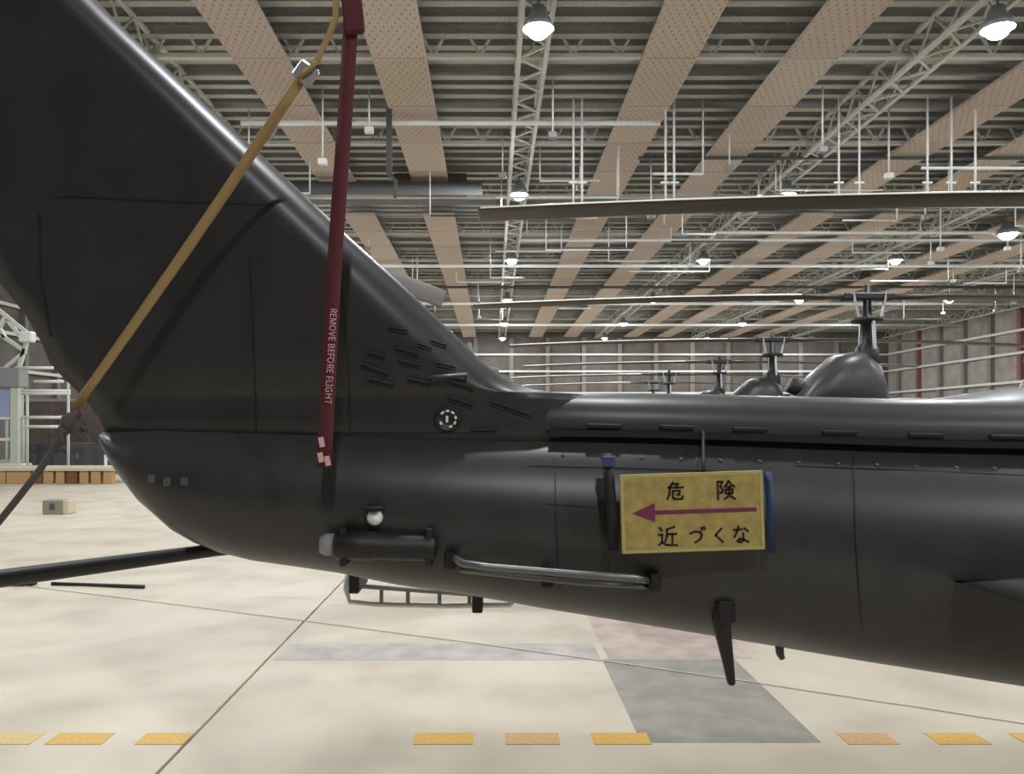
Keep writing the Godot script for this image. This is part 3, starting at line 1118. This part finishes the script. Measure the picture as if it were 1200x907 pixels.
func sign_board() -> void:
	var d := 1.815
	var t := thing("warning_sign", "yellow warning sign with a left arrow and dark characters hanging on the tail boom", "sign", P(811, 600, d))
	var tilt := Basis(Vector3(0, 0, 1), 0.033)
	var w := 168.0 * d / F
	var hh := 93.0 * d / F
	var st := begin()
	cbox(st, Vector3.ZERO, Vector3(w, hh, 0.006), 0.002, tilt)
	part("board", st, M.sign, t)
	st = begin()
	for s in [-1.0, 1.0]:
		box(st, tilt * Vector3(0, s * (hh / 2 - 0.005), 0.0032), Vector3(w - 0.004, 0.007, 0.0016), tilt)
		box(st, tilt * Vector3(s * (w / 2 - 0.005), 0, 0.0032), Vector3(0.007, hh - 0.018, 0.0016), tilt)
	part("rim", st, M.sign_rim, t)
	var px := d / F
	var K := {
		"危": [[[0.38, 0.98], [0.30, 0.84], [0.14, 0.70]], [[0.36, 0.88], [0.66, 0.88], [0.54, 0.70]], [[0.12, 0.68], [0.94, 0.68]], [[0.20, 0.68], [0.17, 0.35], [0.04, 0.04]], [[0.36, 0.50], [0.74, 0.50], [0.72, 0.28], [0.58, 0.28]], [[0.36, 0.50], [0.36, 0.12], [0.44, 0.04], [0.86, 0.04], [0.92, 0.20]]],
		"険": [[[0.08, 0.95], [0.08, 0.02]], [[0.08, 0.95], [0.34, 0.94], [0.22, 0.70], [0.35, 0.50], [0.30, 0.36], [0.18, 0.38]], [[0.66, 0.98], [0.56, 0.80], [0.42, 0.66]], [[0.66, 0.98], [0.80, 0.78], [0.98, 0.66]], [[0.55, 0.66], [0.80, 0.66]], [[0.50, 0.52], [0.86, 0.52], [0.86, 0.32], [0.50, 0.32], [0.50, 0.52]], [[0.68, 0.66], [0.68, 0.30], [0.60, 0.14], [0.42, 0.02]], [[0.68, 0.30], [0.78, 0.14], [0.98, 0.02]]],
		"近": [[[0.10, 0.94], [0.22, 0.80]], [[0.05, 0.58], [0.23, 0.58], [0.21, 0.20], [0.05, 0.06]], [[0.21, 0.20], [0.42, 0.06], [0.98, 0.03]], [[0.86, 0.96], [0.48, 0.84], [0.47, 0.50], [0.36, 0.22]], [[0.47, 0.60], [0.96, 0.60]], [[0.74, 0.60], [0.74, 0.16]]],
		"づ": [[[0.04, 0.62], [0.35, 0.74], [0.66, 0.70], [0.78, 0.50], [0.66, 0.25], [0.34, 0.06]], [[0.74, 0.96], [0.82, 0.82]], [[0.90, 1.00], [0.98, 0.86]]],
		"く": [[[0.70, 0.95], [0.28, 0.52], [0.75, 0.05]]],
		"な": [[[0.08, 0.78], [0.56, 0.80]], [[0.36, 0.98], [0.26, 0.66], [0.10, 0.35]], [[0.70, 0.86], [0.92, 0.68]], [[0.62, 0.60], [0.63, 0.16], [0.46, 0.04], [0.28, 0.12], [0.42, 0.26], [0.64, 0.20], [0.92, 0.05]]],
	}
	for q in [["危", 791, 575, 20], ["険", 850, 574, 21], ["近", 782, 628, 22], ["づ", 817, 627, 18], ["く", 842, 627, 17], ["な", 868, 626, 19]]:
		st = begin()
		for s in K[q[0]]:
			stroke(st, s, Vector3((q[1] - 811) * px, (600 - q[2]) * px, 0.0038), q[3] * px * 1.05, 0.0044, tilt)
		part("character", st, M.ink, t)
	# arrow: dark shaft, maroon head pointing left
	st = begin()
	bar(st, tilt * Vector3(-60 * px, 1 * px, 0.0038), tilt * Vector3(75 * px, 1 * px, 0.0038), 0.0016, 0.0085, Vector3.UP)
	var arrow := part("arrow_shaft", st, M.purple, t)
	st = begin()
	var tri := PackedVector3Array()
	var a := [Vector3(-70, 1, 2.0), Vector3(-44, 12, 2.0), Vector3(-44, -10, 2.0)]
	for k in 3:
		a[k] = tilt * (a[k] * px)
		a[k].z = 0.0047
	var lowz := Vector3(0, 0, -0.002)
	tri.append_array(PackedVector3Array([a[0], a[1], a[2], a[0] + lowz, a[2] + lowz, a[1] + lowz]))
	for k in 3:
		quad(tri, a[k], a[(k + 1) % 3], a[(k + 1) % 3] + lowz, a[k] + lowz)
	convex(st, tri)
	part("arrow_head", st, M.purple, t)
	# straps at both edges and the cord over the boom
	var zb := -0.004
	st = begin(true)
	ribbon(st, [P(713, 532, d) - t.position + Vector3(0, 0, -0.03), P(714, 560, d) - t.position + Vector3(0, 0, zb), P(718, 610, d) - t.position + Vector3(0, 0, zb), P(719, 646, d) - t.position + Vector3(0, 0, zb)], Vector3.RIGHT, 0.024, 0.004)
	var ls := part("strap", st, M.black, t, "dark strap on the left edge of the sign")
	st = begin()
	cbox(st, P(714, 541, d) - t.position + Vector3(0, 0, -0.01), Vector3(0.030, 0.026, 0.012), 0.003)
	part("strap_clip", st, M.navy, ls)
	st = begin(true)
	ribbon(st, [P(900, 553, d) - t.position + Vector3(0, 0, zb), P(904, 600, d) - t.position + Vector3(0, 0, zb), P(905, 648, d) - t.position + Vector3(0, 0, zb)], Vector3.RIGHT, 0.018, 0.004)
	part("strap", st, M.blue, t, "dark blue strap on the right edge of the sign")
	st = begin(true)
	tube(st, [P(824, 553, d) - t.position, P(824, 540, d + 0.02) - t.position, P(824, 520, 1.93) - t.position, P(824, 505, 1.965) - t.position], 0.004, 8)
	part("cord", st, M.black, t)

# ------------------------------------------------------------------ floor
func floor_items() -> void:
	# thin cable lying straight across the floor
	var a := P(20, 686, 942.0 * 1.6 / 186.0)
	var t := thing("ground_cable", "thin grey cable lying slantwise across the concrete floor behind the boom", "cable", Vector3(a.x, 0, a.z))
	var at := t.position
	var pts := []
	var rg := RandomNumberGenerator.new()
	rg.seed = 5
	for i in 33:
		var k := i / 32.0
		var px := lerpf(20, 1260, k)
		var py := lerpf(686, 858, k) - sin(k * PI) * 6.0
		var d := 1600.0 / (py - 500.0) * 0.942
		var p := P(px, py, d)
		pts.append(Vector3(p.x + rg.randf_range(-0.01, 0.01), 0.006, p.z) - at)
	var st := begin(true)
	tube(st, pts, 0.004, 6)
	part("cable_line", st, mat(Color(0.80, 0.78, 0.73), 0.6), t)
	st = begin(true)
	tube(st, [pts[0] + Vector3(0.35, 0.012, 0), pts[0] + Vector3(0.7, 0.012, 0.04), pts[0] + Vector3(1.35, 0.012, 0.16)], [0.018, 0.016, 0.02], 8)
	part("cable_sleeve", st, M.dark, t, "dark sleeve on the cable")
	st = begin()
	cbox(st, pts[0] + Vector3(0.06, 0.035, 0), Vector3(0.24, 0.08, 0.10), 0.01)
	part("clamp", st, M.black, t, "black clamp at the cable end")
	# small box standing on the floor far behind the tail
	var d := 942.0 * 1.6 / 102.0
	var b := P(70, 602, d)
	var bx := thing("carton", "small grey box with a pale side standing alone on the floor behind the tail", "box", Vector3(b.x, 0, b.z))
	st = begin()
	cbox(st, Vector3(-0.06, 0.13, 0), Vector3(0.36, 0.26, 0.30), 0.01)
	part("box_body", st, M.card, bx)
	st = begin()
	cbox(st, Vector3(0.18, 0.13, 0), Vector3(0.11, 0.25, 0.29), 0.01)
	part("pale_side", st, M.cream, bx)
	st = begin()
	cbox(st, Vector3(-0.06, 0.145, 0.152), Vector3(0.10, 0.12, 0.008), 0.002)
	part("label_patch", st, M.slate, bx)

func left_background() -> void:
	# long low timber platform
	var d := 942.0 * 1.6 / 65.0
	var a := P(-60, 565, d)
	var b := P(146, 565, d)
	var L := b.x - a.x
	var t := thing("timber_platform", "long low timber platform with a pale top lying across the floor at the left", "platform", Vector3((a.x + b.x) / 2, 0, -d))
	var n := 6
	for i in n:
		var st := begin()
		cbox(st, Vector3(0, 0.40, -0.75 + i * 0.26), Vector3(L, 0.09, 0.25), 0.01)
		part("plank", st, M.cream, t)
	var r := RandomNumberGenerator.new()
	r.seed = 3
	for i in 15:
		var st := begin()
		var w := r.randf_range(0.22, 0.34)
		cbox(st, Vector3(-L / 2 + 0.2 + i * (L - 0.4) / 14.0, 0.175, 0.50), Vector3(w, 0.35, 0.25), 0.01)
		part("block", st, [M.wood, M.wood_dark, M.wood, M.stand_grey][r.randi() % 4], t)
	var pole := begin()
	cbox(pole, Vector3(L / 2 - 0.4, 0.62, 0.3), Vector3(0.07, 0.36, 0.07), 0.01)
	part("peg", pole, M.white, t)
	# work stand with posts, rails and a blue panel
	var e := 25.5
	var s := thing("work_stand", "pale work stand with a thick post, white rails and a blue panel", "stand", Vector3(P(18, 545, e).x, 0, -e))
	var o := s.position
	var st := begin()
	cbox(st, Vector3(0, 0.22, 0), Vector3(0.75, 0.44, 0.6), 0.03)
	part("foot", st, M.white, s)
	st = begin()
	cbox(st, Vector3(0.05, 1.65, 0), Vector3(0.30, 2.5, 0.30), 0.03)
	part("post", st, M.stand, s)
	st = begin()
	cbox(st, Vector3(-0.1, 3.15, 0), Vector3(0.75, 0.62, 0.5), 0.03)
	part("post_head", st, M.stand_grey, s)
	st = begin()
	cbox(st, Vector3(-0.55, 2.35, 0.05), Vector3(0.85, 0.85, 0.06), 0.01)
	part("blue_panel", st, M.panel_blue, s, "pale blue panel")
	for q in [[18, 62, 431], [40, 74, 447], [18, 82, 458], [18, 82, 461], [24, 78, 489], [24, 78, 500], [-30, 14, 490], [-30, 14, 515]]:
		st = begin(true)
		tube(st, [P(q[0], q[2], e) - o, P(q[1], q[2], e) - o], 0.05, 8)
		part("rail", st, M.white, s)
	for q in [[32, 461, 548], [28, 489, 548], [8, 490, 548], [80, 445, 548]]:
		st = begin(true)
		tube(st, [P(q[0], q[1], e) - o, Vector3(P(q[0], 0, e).x - o.x, 0.02, 0)], 0.045, 8)
		part("upright", st, M.stand, s)
	# raised lattice arm at the top of the stand
	for q in [[-30, 340, 34, 392], [-30, 372, 30, 412], [34, 392, 22, 432], [30, 412, 0, 436], [-20, 350, 6, 396], [6, 372, -10, 402], [10, 376, 28, 400]]:
		st = begin()
		bar(st, P(q[0], q[1], e) - o, P(q[2], q[3], e) - o, 0.11, 0.11)
		part("arm_bar", st, M.stand, s)
	st = begin()
	cbox(st, P(32, 395, e) - o, Vector3(0.42, 0.34, 0.3), 0.04)
	part("arm_joint", st, M.white, s)
	# brown partition and a slate cabinet behind it
	var p := thing("brown_partition", "brown panelled partition standing behind the white rails at the left", "partition", Vector3(P(85, 545, 29).x, 0, -29))
	for i in 3:
		st = begin()
		cbox(st, Vector3(-1.35 + i * 1.32, 1.25, 0), Vector3(1.27, 2.5, 0.12), 0.015)
		part("panel", st, M.brown_panel, p)
	st = begin()
	cbox(st, Vector3(0, 2.55, 0), Vector3(4.1, 0.12, 0.18), 0.02)
	part("top_rail", st, M.stand_grey, p)
	var c := thing("slate_cabinet", "low slate grey cabinet in front of the brown partition", "cabinet", Vector3(P(85, 545, 27.2).x, 0, -27.2))
	st = begin()
	cbox(st, Vector3(0, 0.55, 0), Vector3(3.0, 1.0, 0.7), 0.03)
	part("body", st, M.slate, c)
	for i in 3:
		st = begin()
		cbox(st, Vector3(-0.98 + i * 0.98, 0.56, 0.36), Vector3(0.92, 0.86, 0.03), 0.01)
		var door := part("door", st, M.slate, c)
		st = begin()
		cbox(st, Vector3(-0.62 + i * 0.98, 0.62, 0.39), Vector3(0.04, 0.18, 0.03), 0.006)
		part("handle", st, M.steel, door)
	st = begin()
	cbox(st, Vector3(0, 0.03, 0), Vector3(2.9, 0.06, 0.6), 0.01)
	part("plinth", st, M.black, c)
